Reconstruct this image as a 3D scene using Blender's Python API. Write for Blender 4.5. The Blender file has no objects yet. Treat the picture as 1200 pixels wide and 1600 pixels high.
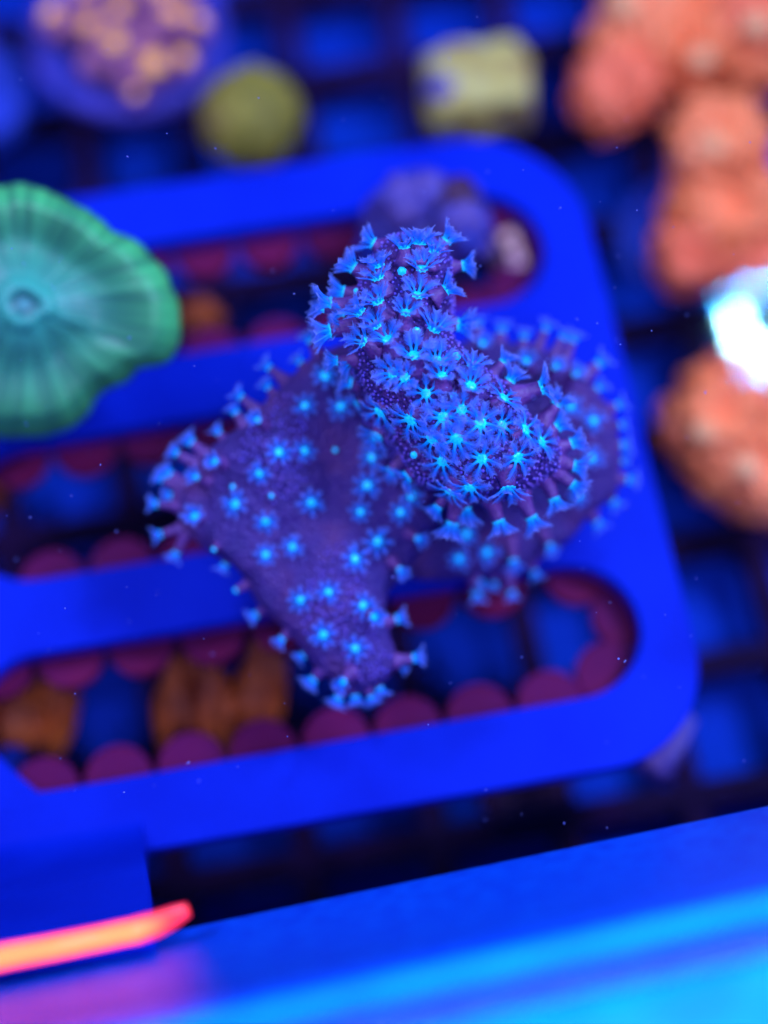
import bpy, bmesh, math, random
import numpy as np
from mathutils import Vector, Matrix, noise
from mathutils.bvhtree import BVHTree

random.seed(7)
sc = bpy.context.scene
COL = sc.collection
S = 0.01                      # everything below is laid out in centimetres

# ------------------------------------------------------------------ camera
PITCH = math.radians(70)
FPX = 2400.0                  # focal length in pixels of a 1200 x 1600 frame
FW = Vector((0, math.cos(PITCH), -math.sin(PITCH)))
UP = Vector((0, math.sin(PITCH), math.cos(PITCH)))
RT = Vector((1, 0, 0))
FOCUS = 21.8
CAM = Vector((0, 0, 4)) - FW * FOCUS
cd = bpy.data.cameras.new('camera')
cam = bpy.data.objects.new('camera', cd)
COL.objects.link(cam)
cam.matrix_world = Matrix((
    (RT.x, UP.x, -FW.x, CAM.x * S), (RT.y, UP.y, -FW.y, CAM.y * S),
    (RT.z, UP.z, -FW.z, CAM.z * S), (0, 0, 0, 1)))
cd.sensor_fit = 'HORIZONTAL'
cd.sensor_width = 36
cd.lens = 36 * FPX / 1200
cd.clip_start = 0.005
cd.clip_end = 50
cd.dof.use_dof = True
cd.dof.focus_distance = FOCUS * S
cd.dof.aperture_fstop = 72 / 16.0
sc.camera = cam

def ray(px, py):
    return FW + RT * ((px - 600) / FPX) + UP * ((800 - py) / FPX)
def UD(px, py, d):            # a point of the tank seen at that pixel, d cm deep
    return CAM + ray(px, py) * d
def UZ(px, py, z):            # ... or at that height above the rack
    r = ray(px, py)
    return CAM + r * ((z - CAM.z) / r.z)
def to_px(P):
    v = P - CAM
    d = v.dot(FW)
    return 600 + FPX * v.dot(RT) / d, 800 - FPX * v.dot(UP) / d

# ------------------------------------------------------------------ light
world = bpy.data.worlds.new('World')
sc.world = world
world.use_nodes = True
bg = world.node_tree.nodes['Background']
bg.inputs[0].default_value = (0.10, 0.16, 1.0, 1)
bg.inputs[1].default_value = 0.20

def area(name, loc, target, size, power, col):
    l = bpy.data.lights.new(name, 'AREA')
    l.shape = 'DISK'
    l.size = size * S
    l.energy = power
    l.color = col
    o = bpy.data.objects.new(name, l)
    COL.objects.link(o)
    loc = Vector(loc)
    o.location = loc * S
    o.rotation_euler = (Vector(target) - loc).to_track_quat('-Z', 'Y').to_euler()
    return o
LCOL = (0.50, 0.50, 1.0)
area('tank_lamp', (25, 10, 36), (0, 1, 0), 9, 2.2, LCOL)
area('tank_lamp_second', (-27, 14, 36), (0, 3, 0), 9, 1.65, LCOL)
area('front_fill', (5, -15, 40), (0, 1, 0), 8, 1.0, LCOL)  # added fill from near the camera, brightens the floor seen through the slots

# the small diodes of a lamp bar whose image lies on the water at the right edge
WATER_Z = 6.6
def diode(px, py, path, power, r=0.09):
    col = (0.30, 0.80, 1.0) if power > .11 else (0.015, 0.36, 1.0)
    d = ray(px, py)
    t1 = (WATER_Z - CAM.z) / d.z
    hit = CAM + d * t1
    refl = Vector((d.x, d.y, -d.z))
    P = hit + refl * (path - t1)
    l = bpy.data.lights.new('lamp_diode', 'POINT')
    l.energy = power
    l.shadow_soft_size = r * S
    l.color = col
    o = bpy.data.objects.new('lamp_diode', l)
    COL.objects.link(o)
    o.location = P * S
for a in ((1150, 503, 39, .24), (1158, 530, 39, .24), (1197, 550, 39, .19), (1136, 470, 39, .06), (1172, 456, 39, .10),
          (1212, 446, 39, .09), (1168, 574, 39, .08), (1199, 584, 39, .09)):
    diode(*a)

sc.view_settings.view_transform = 'Standard'
sc.view_settings.look = 'None'
sc.view_settings.exposure = 0
sc.view_settings.gamma = 1
sc.view_settings.use_curve_mapping = False
sc.render.engine = 'CYCLES'
sc.cycles.use_denoising = True
sc.cycles.max_bounces = 4
sc.cycles.adaptive_threshold = .03
sc.cycles.transparent_max_bounces = 16
sc.cycles.sample_clamp_indirect = 4
sc.cycles.caustics_reflective = False
sc.cycles.caustics_refractive = False

# ------------------------------------------------------------------ materials
def new_mat(name):
    m = bpy.data.materials.new(name)
    m.use_nodes = True
    nt = m.node_tree
    return m, nt, nt.nodes['Principled BSDF']
def N(nt, kind, **kw):
    n = nt.nodes.new(kind)
    for k, v in kw.items():
        setattr(n, k, v)
    return n
def ramp(nt, fac, stops):
    r = N(nt, 'ShaderNodeValToRGB')
    e = r.color_ramp.elements
    while len(e) < len(stops):
        e.new(0.5)
    for k, (p, c) in enumerate(stops):
        e[k].position = p
        e[k].color = (*c, 1)
    nt.links.new(fac, r.inputs[0])
    return r.outputs[0]
def noisy(name, stops, scale, detail=4, rough=0.5, bump=0.0, bscale=None, spec=0.3, emit=0.0, sss=0.0, kind='noise', coords='Object', coat=0.0):
    """colour from a noise ramp, relief from a second noise; scale is per metre"""
    m, nt, b = new_mat(name)
    tc = N(nt, 'ShaderNodeTexCoord')
    t = N(nt, 'ShaderNodeTexNoise')
    t.inputs['Scale'].default_value = scale
    t.inputs['Detail'].default_value = detail
    nt.links.new(tc.outputs[coords], t.inputs['Vector'])
    c = ramp(nt, t.outputs['Fac'], stops)
    nt.links.new(c, b.inputs['Base Color'])
    b.inputs['Roughness'].default_value = rough
    b.inputs['Specular IOR Level'].default_value = spec
    b.inputs['Coat Weight'].default_value = coat
    b.inputs['Coat Roughness'].default_value = 0.25
    if emit:
        nt.links.new(c, b.inputs['Emission Color'])
        b.inputs['Emission Strength'].default_value = emit
    if sss:
        b.inputs['Subsurface Weight'].default_value = sss
        b.inputs['Subsurface Radius'].default_value = (.5, .4, 1)
        b.inputs['Subsurface Scale'].default_value = 0.003
    if bump:
        if kind == 'voronoi':
            t2 = N(nt, 'ShaderNodeTexVoronoi')
            out = t2.outputs['Distance']
        else:
            t2 = N(nt, 'ShaderNodeTexNoise')
            t2.inputs['Detail'].default_value = 5
            out = t2.outputs['Fac']
        t2.inputs['Scale'].default_value = bscale or scale * 4
        nt.links.new(tc.outputs[coords], t2.inputs['Vector'])
        bp = N(nt, 'ShaderNodeBump')
        bp.inputs['Strength'].default_value = bump
        bp.inputs['Distance'].default_value = 0.0006
        nt.links.new(out, bp.inputs['Height'])
        nt.links.new(bp.outputs[0], b.inputs['Normal'])
    return m

M = {}
M['rack'] = noisy('rack_acrylic', [(.3, (.0, .011, .37)), (.7, (.001, .022, .52))], 35, rough=.6, bump=.15, bscale=900, spec=.06)  # white acrylic; the blue of the tank light is put into its colour
M['scallop'] = noisy('scallop_acrylic', [(.3, (.09, .005, .07)), (.7, (.15, .007, .045))], 50, rough=.6, spec=.05)
M['rib'] = noisy('dark_plastic', [(.3, (.010, .004, .022)), (.7, (.020, .006, .045))], 120, rough=.7, spec=.03)
M['floor'] = noisy('tank_floor', [(.3, (.0, .028, .40)), (.7, (.0, .05, .54))], 40, rough=.8, bump=.3, bscale=500, spec=.1)  # white bottom, with the bluish lighting put into its base colour
M['rim'] = noisy('rim_plastic', [(.35, (.0, .075, .80)), (.65, (.0, .13, .95))], 420, rough=.26, bump=.35, bscale=2600, spec=.5)
M['rim_lit_edge'] = noisy('rim_lit_edge', [(.35, (.0, .30, .9)), (.65, (.0, .40, .95))], 100, rough=.4, bump=.15, bscale=1500, spec=.15)  # overexposed highlight on the rim, put into a paler cyan colour
M['body'] = noisy('leather_body', [(.30, (.034, .018, .17)), (.52, (.056, .024, .19)), (.72, (.11, .034, .17))], 130, detail=6, rough=.55, bump=.8, bscale=1500, kind='voronoi', spec=.3)
M['nodule'] = noisy('nodule', [(.3, (.10, .10, .75)), (.7, (.24, .12, .60))], 400, rough=.28, spec=.6)
M['stalk'] = noisy('polyp_stalk', [(.3, (.085, .025, .17)), (.6, (.14, .045, .24))], 900, rough=.45, bump=.4, bscale=2500, spec=.4)
M['plug_blue'] = noisy('plug_blue', [(.3, (.004, .04, .38)), (.7, (.02, .05, .50))], 90, rough=.6, bump=.4, bscale=600)
M['plug_violet'] = noisy('plug_violet', [(.3, (.015, .04, .42)), (.7, (.09, .05, .34))], 45, rough=.6, bump=.4, bscale=600)
M['orange'] = noisy('orange_flesh', [(.28, (.66, .12, .03)), (.5, (.95, .24, .075)), (.75, (.96, .31, .14))], 90, rough=.5, bump=.5, bscale=350, emit=.05)
M['orange_rib'] = noisy('orange_flesh_red', [(.28, (.62, .10, .03)), (.6, (.90, .19, .08)), (.8, (.96, .31, .14))], 110, rough=.5, bump=.5, bscale=400, emit=.05)
M['pale'] = noisy('pale_mouth', [(.3, (.85, .34, .12)), (.7, (.95, .52, .22))], 300, rough=.45)
M['amber'] = noisy('amber_center', [(.3, (.85, .36, .06)), (.7, (.98, .50, .07))], 200, rough=.4, emit=.35)
M['zoa'] = noisy('zoanthid_flesh', [(.3, (.22, .06, .22)), (.55, (.36, .12, .22)), (.75, (.55, .20, .14))], 160, rough=.5, bump=.3, bscale=700)
M['olive'] = noisy('olive_flesh', [(.3, (.16, .14, .02)), (.55, (.30, .26, .025)), (.75, (.30, .17, .08))], 130, rough=.6, bump=1, bscale=700, kind='voronoi')
M['yellow'] = noisy('yellow_flesh', [(.3, (.30, .18, .07)), (.5, (.55, .46, .10)), (.72, (.52, .50, .22))], 120, rough=.6, bump=.8, bscale=500)
M['lilac'] = noisy('lilac_crust', [(.3, (.02, .05, .40)), (.5, (.07, .05, .28)), (.75, (.15, .09, .28))], 130, rough=.6, bump=.6, bscale=500)
M['peach'] = noisy('peach_crust', [(.3, (.80, .30, .14)), (.5, (.80, .46, .36)), (.75, (.62, .34, .50))], 110, rough=.6, bump=.6, bscale=500)
M['rust'] = noisy('rust_flesh', [(.3, (.22, .036, .008)), (.55, (.42, .085, .010)), (.75, (.80, .18, .012))], 120, rough=.55, bump=.5, bscale=500)
M['umber'] = noisy('umber_flesh', [(.3, (.03, .01, .03)), (.7, (.07, .02, .07))], 120, rough=.6)
M['speck'] = noisy('speck', [(.3, (.08, .12, .7)), (.7, (.25, .3, .9))], 900, rough=.4)

def mouth_mat():
    m, nt, b = new_mat('polyp_mouth')
    tc = N(nt, 'ShaderNodeTexCoord')
    t = N(nt, 'ShaderNodeTexNoise')
    t.inputs['Scale'].default_value = 1800
    nt.links.new(tc.outputs['Object'], t.inputs['Vector'])
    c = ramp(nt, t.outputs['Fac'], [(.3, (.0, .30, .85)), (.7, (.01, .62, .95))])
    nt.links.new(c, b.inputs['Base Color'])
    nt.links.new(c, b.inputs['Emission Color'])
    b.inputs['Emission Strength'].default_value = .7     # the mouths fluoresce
    b.inputs['Roughness'].default_value = .35
    return m
M['mouth'] = mouth_mat()
def tentacle_mat():
    m, nt, b = new_mat('polyp_tentacle')
    at = N(nt, 'ShaderNodeAttribute', attribute_name='along')
    c = ramp(nt, at.outputs['Fac'], [(0.0, (.0, .52, .95)), (.34, (.012, .24, .92)), (.65, (.14, .26, .95)), (1.0, (.42, .46, 1.0))])
    nt.links.new(c, b.inputs['Base Color'])
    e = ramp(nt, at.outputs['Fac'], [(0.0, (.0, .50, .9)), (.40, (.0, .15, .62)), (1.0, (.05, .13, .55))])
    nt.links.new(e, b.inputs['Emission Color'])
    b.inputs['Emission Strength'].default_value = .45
    b.inputs['Roughness'].default_value = .4
    tr = N(nt, 'ShaderNodeBsdfTranslucent')
    nt.links.new(c, tr.inputs[0])
    mx = N(nt, 'ShaderNodeMixShader')
    mx.inputs[0].default_value = .4
    nt.links.new(b.outputs[0], mx.inputs[1])
    nt.links.new(tr.outputs[0], mx.inputs[2])
    tp = N(nt, 'ShaderNodeBsdfTransparent')               # the thin flesh lets much of the body show
    op = ramp(nt, at.outputs['Fac'], [(0.0, (.05, .05, .05)), (.5, (.30, .30, .30)), (1.0, (.42, .42, .42))])
    m2 = N(nt, 'ShaderNodeMixShader')
    nt.links.new(op, m2.inputs[0])
    nt.links.new(mx.outputs[0], m2.inputs[1])
    nt.links.new(tp.outputs[0], m2.inputs[2])
    nt.links.new(m2.outputs[0], nt.nodes['Material Output'].inputs[0])
    return m
M['tentacle'] = tentacle_mat()
def green_mat():
    m, nt, b = new_mat('green_mushroom_flesh')
    a1 = N(nt, 'ShaderNodeAttribute', attribute_name='radial')
    a2 = N(nt, 'ShaderNodeAttribute', attribute_name='streak')
    c1 = ramp(nt, a1.outputs['Fac'], [(0.0, (.10, .46, .40)), (.065, (.03, .17, .15)), (.15, (.05, .46, .30)), (.32, (.04, .31, .19)),
                                      (.55, (.04, .28, .14)), (.78, (.05, .32, .12)), (.93, (.06, .48, .14)), (1.0, (.06, .38, .09))])
    c2 = ramp(nt, a2.outputs['Fac'], [(.25, (.68, .66, .85)), (.5, (.92, .9, .97)), (.8, (1.2, 1.2, 1.25))])
    mx = N(nt, 'ShaderNodeMix', data_type='RGBA', blend_type='MULTIPLY')
    mx.inputs[0].default_value = 1
    nt.links.new(c1, mx.inputs[6])
    nt.links.new(c2, mx.inputs[7])
    nt.links.new(mx.outputs[2], b.inputs['Base Color'])
    b.inputs['Roughness'].default_value = .45
    b.inputs['Specular IOR Level'].default_value = .4
    nt.links.new(mx.outputs[2], b.inputs['Emission Color'])
    b.inputs['Emission Strength'].default_value = .06
    return m
M['green'] = green_mat()
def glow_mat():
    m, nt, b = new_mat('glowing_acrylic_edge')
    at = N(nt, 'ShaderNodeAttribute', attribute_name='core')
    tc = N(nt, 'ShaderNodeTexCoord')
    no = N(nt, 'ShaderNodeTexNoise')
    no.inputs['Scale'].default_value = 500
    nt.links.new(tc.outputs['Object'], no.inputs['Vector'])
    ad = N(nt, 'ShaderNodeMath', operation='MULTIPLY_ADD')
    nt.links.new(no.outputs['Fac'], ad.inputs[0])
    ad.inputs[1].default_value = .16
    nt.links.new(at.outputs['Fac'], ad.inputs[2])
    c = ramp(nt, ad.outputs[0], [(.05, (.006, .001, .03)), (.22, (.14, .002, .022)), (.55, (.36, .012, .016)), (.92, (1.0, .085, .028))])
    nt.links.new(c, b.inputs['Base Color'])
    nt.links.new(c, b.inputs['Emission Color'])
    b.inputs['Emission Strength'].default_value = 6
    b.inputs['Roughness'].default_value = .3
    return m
M['glow'] = glow_mat()
def water_mat():
    m, nt, b = new_mat('water_surface')
    nt.nodes.remove(b)
    tr = N(nt, 'ShaderNodeBsdfTransparent')
    tr.inputs[0].default_value = (.97, .98, 1, 1)
    gl = N(nt, 'ShaderNodeBsdfGlossy')
    gl.inputs['Roughness'].default_value = .03
    fr = N(nt, 'ShaderNodeFresnel')
    fr.inputs[0].default_value = 1.33
    mx = N(nt, 'ShaderNodeMixShader')
    nt.links.new(fr.outputs[0], mx.inputs[0])
    nt.links.new(tr.outputs[0], mx.inputs[1])
    nt.links.new(gl.outputs[0], mx.inputs[2])
    nt.links.new(mx.outputs[0], nt.nodes['Material Output'].inputs[0])
    return m
M['water'] = water_mat()

# ------------------------------------------------------------------ helpers
def link(name, me, parent=None, mat=None):
    o = bpy.data.objects.new(name, me)
    COL.objects.link(o)
    if parent is not None:
        o.parent = parent
    if mat is not None and me is not None and not me.materials:
        me.materials.append(mat)
    return o
def tag(o, label, cat, group=None):
    o['label'] = label
    o['category'] = cat
    if group:
        o['group'] = group
    return o
def thing(name, loc, label, cat, group=None):
    o = bpy.data.objects.new(name, None)
    o.empty_display_size = .01
    COL.objects.link(o)
    o.location = Vector(loc) * S
    return tag(o, label, cat, group)
def struct(o, kind='structure'):
    o['kind'] = kind
    return o
def mesh_from(name, verts, faces, smooth=True, origin=(0, 0, 0), scale=S):
    og = Vector(origin)
    me = bpy.data.meshes.new(name)
    me.from_pydata([tuple((Vector(v) - og) * scale) for v in verts], [], faces)
    bm = bmesh.new()
    bm.from_mesh(me)
    bmesh.ops.recalc_face_normals(bm, faces=bm.faces)
    bm.to_mesh(me)
    bm.free()
    if smooth:
        me.polygons.foreach_set('use_smooth', [True] * len(me.polygons))
    return me
def attr(me, name, vals):
    a = me.attributes.new(name, 'FLOAT', 'POINT')
    a.data.foreach_set('value', vals)
def bevel(o, w, seg=3):
    md = o.modifiers.new('bevel', 'BEVEL')
    md.width = w * S
    md.segments = seg
    md.limit_method = 'ANGLE'
    md.angle_limit = math.radians(40)

# local frame of the rack: turned ten degrees on the tank floor
PHI = math.radians(10)
CP, SP = math.cos(PHI), math.sin(PHI)
def RK(x, y, z=0):
    return Vector((CP * x - SP * y, SP * x + CP * y, z))
def rk_inv(P):
    return CP * P.x + SP * P.y, -SP * P.x + CP * P.y

# ------------------------------------------------------------------ tank floor, grid, rim, water
FLOOR_Z, EGG_Z = -6.0, -4.5
vs = [(-40, -9, FLOOR_Z), (40, -9, FLOOR_Z), (40, 45, FLOOR_Z), (-40, 45, FLOOR_Z)]
struct(link('tank_floor', mesh_from('tank_floor', vs, [(0, 1, 2, 3)]), None, M['floor']))

def box_mesh(name, lx, ly, lz):
    x, y, z = lx / 2, ly / 2, lz / 2
    v = [(-x, -y, -z), (x, -y, -z), (x, y, -z), (-x, y, -z), (-x, -y, z), (x, -y, z), (x, y, z), (-x, y, z)]
    f = [(0, 3, 2, 1), (4, 5, 6, 7), (0, 1, 5, 4), (1, 2, 6, 5), (2, 3, 7, 6), (3, 0, 4, 7)]
    return mesh_from(name, v, f, smooth=False)
egg = thing('grid_tray', RK(1, 4, EGG_Z), 'dark plastic grid tray of square cells under the blue rack', 'grid tray')
egg.rotation_euler.z = PHI
LX, LY, PIT = 30, 26, 2.44
mx_ = box_mesh('long_rib', LX, .50, .75)
my_ = box_mesh('cross_rib', .50, LY, .70)
for k in range(11):
    y = -1.09 + PIT * (k - 2)
    if -6.5 < y < 18:
        o = link('rib', mx_, egg, M['rib']); o.location = Vector((0, y - 4, -.375)) * S
        bevel(o, .08, 2)
for k in range(13):
    x = .4 + PIT * (k - 6)
    o = link('rib', my_, egg, M['rib']); o.location = Vector((x - 1, 2, -.38)) * S
    bevel(o, .08, 2)
for (x, y) in ((-12, -6), (12, -6), (-12, 13), (12, 13)):      # feet of the tray on the tank floor
    o = link('foot', box_mesh('foot', .6, .6, abs(FLOOR_Z - EGG_Z) - .7), egg, M['rib'])
    o.location = Vector((x, y, -.7 - (abs(FLOOR_Z - EGG_Z) - .7) / 2)) * S

# front rim of the tank: an extruded profile
RIM_A = math.radians(11.6)
R0 = UZ(600, 1388, 6.9)
rdir = Vector((math.cos(RIM_A), math.sin(RIM_A), 0))
rout = Vector((math.sin(RIM_A), -math.cos(RIM_A), 0))
def sweep_profile(name, prof, x0, x1, n=60, wob=0.0):
    vs, fs = [], []
    m = len(prof)
    for i in range(n + 1):
        x = x0 + (x1 - x0) * i / n
        for (v, z) in prof:
            vs.append(R0 + rdir * x + rout * (v + wob * noise.noise(Vector((x * .4, v, z)))) + Vector((0, 0, z)))
    for i in range(n):
        for j in range(m):
            a, b_ = i * m + j, i * m + (j + 1) % m
            fs.append((a, b_, b_ + m, a + m))
    fs.append(tuple(range(m)))
    fs.append(tuple(range(n * m, n * m + m)))
    return mesh_from(name, vs, fs, smooth=False, origin=R0)
rim = thing('tank_rim', R0, 'bright blue ridged front rim of the fish tank', 'tank rim')
o = link('inner_ledge', sweep_profile('inner_ledge', [(-.42, -3.75), (-.36, -3.55), (.62, -.72), (.80, -.22), (.88, .0), (.93, .10), (.93, -4.2), (-.42, -4.2)], -14, 16), rim, M['rim'])
bevel(o, .03, 2)
ridge = [(.935, .02), (.95, .14), (1.02, .22), (1.10, .24), (1.18, .20), (1.24, .10), (1.26, -.02), (1.26, -1.2), (.935, -1.2)]
o = link('ridge', sweep_profile('ridge', ridge, -14, 16), rim, M['rim_lit_edge'])
for p in o.data.polygons: p.use_smooth = True
o = link('groove', sweep_profile('groove', [(1.265, -.06), (1.40, -.10), (1.56, -.04), (1.56, -1.2), (1.265, -1.2)], -14, 16), rim, M['rim'])
o = link('outer_ledge', sweep_profile('outer_ledge', [(1.565, -.02), (1.66, .10), (1.85, .16), (3.4, .16), (3.4, -1.2), (1.565, -1.2)], -14, 16), rim, M['rim_lit_edge'])
bevel(o, .05, 3)
o = link('glass_wall', sweep_profile('glass_wall', [(.0, -4.21), (.9, -4.21), (.9, FLOOR_Z - 6.9), (.0, FLOOR_Z - 6.9)], -14, 16, 2), rim, M['rack'])

# water: one gently rippled sheet
vs, fs = [], []
NX, NY = 60, 60
for j in range(NY + 1):
    for i in range(NX + 1):
        P = R0 + rdir * (-24 + 50 * i / NX) - rout * (-.78 + 34 * j / NY)
        vs.append((P.x, P.y, WATER_Z + .002 * noise.noise(Vector((P.x * .35, P.y * .35, 3)))))
for j in range(NY):
    for i in range(NX):
        a = j * (NX + 1) + i
        fs.append((a, a + 1, a + NX + 2, a + NX + 1))
struct(link('water', mesh_from('water', vs, fs), None, M['water']))

# ------------------------------------------------------------------ the blue rack
def stadium(x0, x1, y0, y1, n=18):
    r = (y1 - y0) / 2
    cy = (y0 + y1) / 2
    pts = []
    for k in range(n + 1):
        a = -math.pi / 2 + math.pi * k / n
        pts.append((x1 - r + r * math.cos(a), cy + r * math.sin(a)))
    for k in range(n + 1):
        a = math.pi / 2 + math.pi * k / n
        pts.append((x0 + r + r * math.cos(a), cy + r * math.sin(a)))
    return pts
def rrect(x0, x1, y0, y1, rs, n=14):
    pts = []
    for (cx, cy, a0, r) in ((x1, y0, -90, rs[0]), (x1, y1, 0, rs[1]), (x0, y1, 90, rs[2]), (x0, y0, 180, rs[3])):
        sx = -1 if cx == x1 else 1
        sy = 1 if cy == y0 else -1
        for k in range(n + 1):
            a = math.radians(a0 + 90 * k / n)
            pts.append((cx + sx * r + r * math.cos(a), cy + sy * r + r * math.sin(a)))
    return pts
rack = thing('frag_rack', (0, 0, 0), 'blue acrylic coral rack with long round-ended slots, lying across the tank', 'rack')
rack.rotation_euler.z = PHI
SLOTS = [(-6.9, 4.05, 4.95, 7.32), (-6.9, 4.05, 1.22, 3.78), (-7.0, 4.12, -2.33, .03)]
cu = bpy.data.curves.new('rack_outline', 'CURVE')
cu.dimensions = '2D'
cu.fill_mode = 'BOTH'
cu.extrude = .17 * S
cu.bevel_depth = .05 * S
cu.bevel_resolution = 2
for pts in [rrect(-7.8, 4.85, -3.45, 8.43, (1.7, 2.15, 1.5, 1.5))] + [stadium(*s) for s in SLOTS]:
    sp = cu.splines.new('POLY')
    sp.points.add(len(pts) - 1)
    for p, (x, y) in zip(sp.points, pts):
        p.co = (x * S, y * S, 0, 1)
    sp.use_cyclic_u = True
tmp = bpy.data.objects.new('tmp_outline', cu)
COL.objects.link(tmp)
dg = bpy.context.evaluated_depsgraph_get()
me = bpy.data.meshes.new_from_object(tmp.evaluated_get(dg))
bpy.data.objects.remove(tmp)
me.name = 'plate'
me.materials.clear()
o = link('plate', me, rack, M['rack'])
o.location.z = -.22 * S
# scallop discs round every slot, on the sheet below the plate
def disc_mesh(name, r, h, n=28, bev=.04):
    prof = [(0, -h / 2), (r - bev, -h / 2), (r, -h / 2 + bev), (r, h / 2 - bev), (r - bev, h / 2), (0, h / 2)]
    vs, fs = [], []
    for (rr, z) in prof[1:-1]:
        for k in range(n):
            a = 2 * math.pi * k / n
            vs.append((rr * math.cos(a), rr * math.sin(a), z))
    for j in range(3):
        for k in range(n):
            k2 = (k + 1) % n
            fs.append((j * n + k, j * n + k2, (j + 1) * n + k2, (j + 1) * n + k))
    fs.append(tuple(range(n - 1, -1, -1)))
    fs.append(tuple(range(3 * n, 4 * n)))
    return mesh_from(name, vs, fs, smooth=False)
scal = disc_mesh('scallop', .56, .25)
def scallop(x, y, z=-.62):
    o = link('scallop', scal, rack, M['scallop'])
    o.location = Vector((x, y, z)) * S
for si, (x0, x1, y0, y1) in enumerate(SLOTS):
    r = (y1 - y0) / 2
    cy = (y0 + y1) / 2
    xb = (2.55, 2.9, 2.42)[si]
    for k in range(8):
        scallop(xb - 1.2 * k, y0 + .16 + random.uniform(-.02, .02))
    xt = (2.7, 2.5, 1.85)[si]
    for k in range(8):
        scallop(xt - 1.2 * k, y1 - .02 + random.uniform(-.02, .02))
    for a in ((-55, 2, 62) if si < 2 else (-58, 4, 68)):
        scallop(x1 - r + (r - .16) * math.cos(math.radians(a)), cy + .16 + (r - .16) * math.sin(math.radians(a)))
# four posts carry the rack on the grid tray
for (x, y) in ((4.4, 1.9), (-7.3, 8.0), (4.35, 4.3), (-7.2, -2.9)):
    o = link('post', box_mesh('post', .35, .35, abs(EGG_Z) - .45), rack, M['rack'])
    o.location = Vector((x, y, (EGG_Z - .43) / 2)) * S
# hanger: a slab that bends up from the rack to the tank rim
def slab(name, path, halfw, thick, parent, mat, origin=(0, 0, 0), bev=.06):
    """path of (centre-left, centre-right) point pairs, extruded along the slab normal"""
    vs, fs = [], []
    n = len(path)
    nor = []
    for i in range(n):
        a = path[max(i - 1, 0)]; b_ = path[min(i + 1, n - 1)]
        t = ((b_[0] + b_[1]) - (a[0] + a[1])).normalized()
        w = (path[i][1] - path[i][0]).normalized()
        nor.append(w.cross(t).normalized())
    for i in range(n):
        L, R = path[i]
        nn = nor[i] if nor[i].z > 0 else -nor[i]
        vs += [L, R, R - nn * thick, L - nn * thick]
    for i in range(n - 1):
        for j in range(4):
            a, b_ = i * 4 + j, i * 4 + (j + 1) % 4
            fs.append((a, b_, b_ + 4, a + 4))
    fs.append((0, 1, 2, 3)); fs.append(tuple(range(4 * n - 4, 4 * n)))
    me = mesh_from(name, vs, fs, smooth=True, origin=origin)
    o = link(name, me, parent, mat)
    bevel(o, bev, 3)
    o.modifiers['bevel'].harden_normals = True
    return o
pathp = [(-120, 1318, 221, 1265, .006), (-120, 1335, 222, 1282, .02), (-120, 1350, 222, 1297, .12), (-119, 1364, 223, 1311, .38), (-118, 1380, 225, 1326, .85), (-117, 1398, 228, 1343, 1.5), (-115, 1420, 230, 1363, 2.35), (-112, 1452, 234, 1395, 3.4), (-110, 1490, 238, 1432, 4.45)]
path = [(UZ(a, b_, z), UZ(c, d, z)) for (a, b_, c, d, z) in pathp]
inv = Matrix.Rotation(-PHI, 3, 'Z')
gv = [UZ(x, y, z) for z in (.012, -.2) for (x, y) in ((-150, 1110), (-20, 1165), (22, 1205), (60, 1238), (66, 1262), (-150, 1300))]
gf = [(0, 1, 2, 3, 4, 5), (11, 10, 9, 8, 7, 6)] + [(i, (i + 1) % 6, (i + 1) % 6 + 6, i + 6) for i in range(6)]
link('gusset', mesh_from('gusset', [inv @ v for v in gv], gf, smooth=False), rack, M['rack'])
slab('hanger', [(inv @ a, inv @ b_) for a, b_ in path], 0, .45, rack, M['rack'])

# glowing acrylic strip on the hanger's end
def strip():
    cl = [(-140, 1527, 19.2), (0, 1496, 19.3), (80, 1481, 19.3), (160, 1465, 19.4), (215, 1453, 19.4), (245, 1444, 19.5), (272, 1432, 19.6), (294, 1421, 19.7)]
    hw = [22, 21, 20, 20, 20, 19, 16, 10]
    org = UD(80, 1481, 19.3)
    prof = [(-1.0, .10, .12), (-.96, -.02, .30), (-.8, -.05, .55), (-.35, -.07, .95), (.35, -.07, .95), (.8, -.05, .6), (.96, -.02, .42), (1.0, .10, .62), (1.0, .34, .5), (-1.0, .34, 0)]
    vs, fs, core = [], [], []
    m = len(prof)
    # subdivide the centre line
    pts = []
    for i in range(len(cl) - 1):
        for k in range(5):
            t = k / 5
            pts.append([cl[i][j] * (1 - t) + cl[i + 1][j] * t for j in range(3)] + [hw[i] * (1 - t) + hw[i + 1] * t])
    pts.append(list(cl[-1]) + [hw[-1]])
    for i, (x, y, d, h) in enumerate(pts):
        fade = 1 - max(0, min(1, (x - 205) / 70)) * .55
        for (u, dd, c) in prof:
            y2 = y - u * h * -1
            vs.append(UD(x + (0 if x < 215 else u * 4), y2, d + dd))
            core.append(c * fade * (1 + .08 * noise.noise(Vector((x * .03, u * 2, 0)))))
    n = len(pts)
    for i in range(n - 1):
        for j in range(m):
            a, b_ = i * m + j, i * m + (j + 1) % m
            fs.append((a, b_, b_ + m, a + m))
    fs.append(tuple(range(m))); fs.append(tuple(range((n - 1) * m, n * m)))
    me = mesh_from('acrylic_strip', vs, fs, origin=org)
    attr(me, 'core', core)
    o = link('acrylic_strip', me, None, M['glow'])
    o.location = org * S
    tag(o, 'glowing orange and pink acrylic strip at the end of the blue hanger by the rim', 'acrylic strip')
strip()

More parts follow.
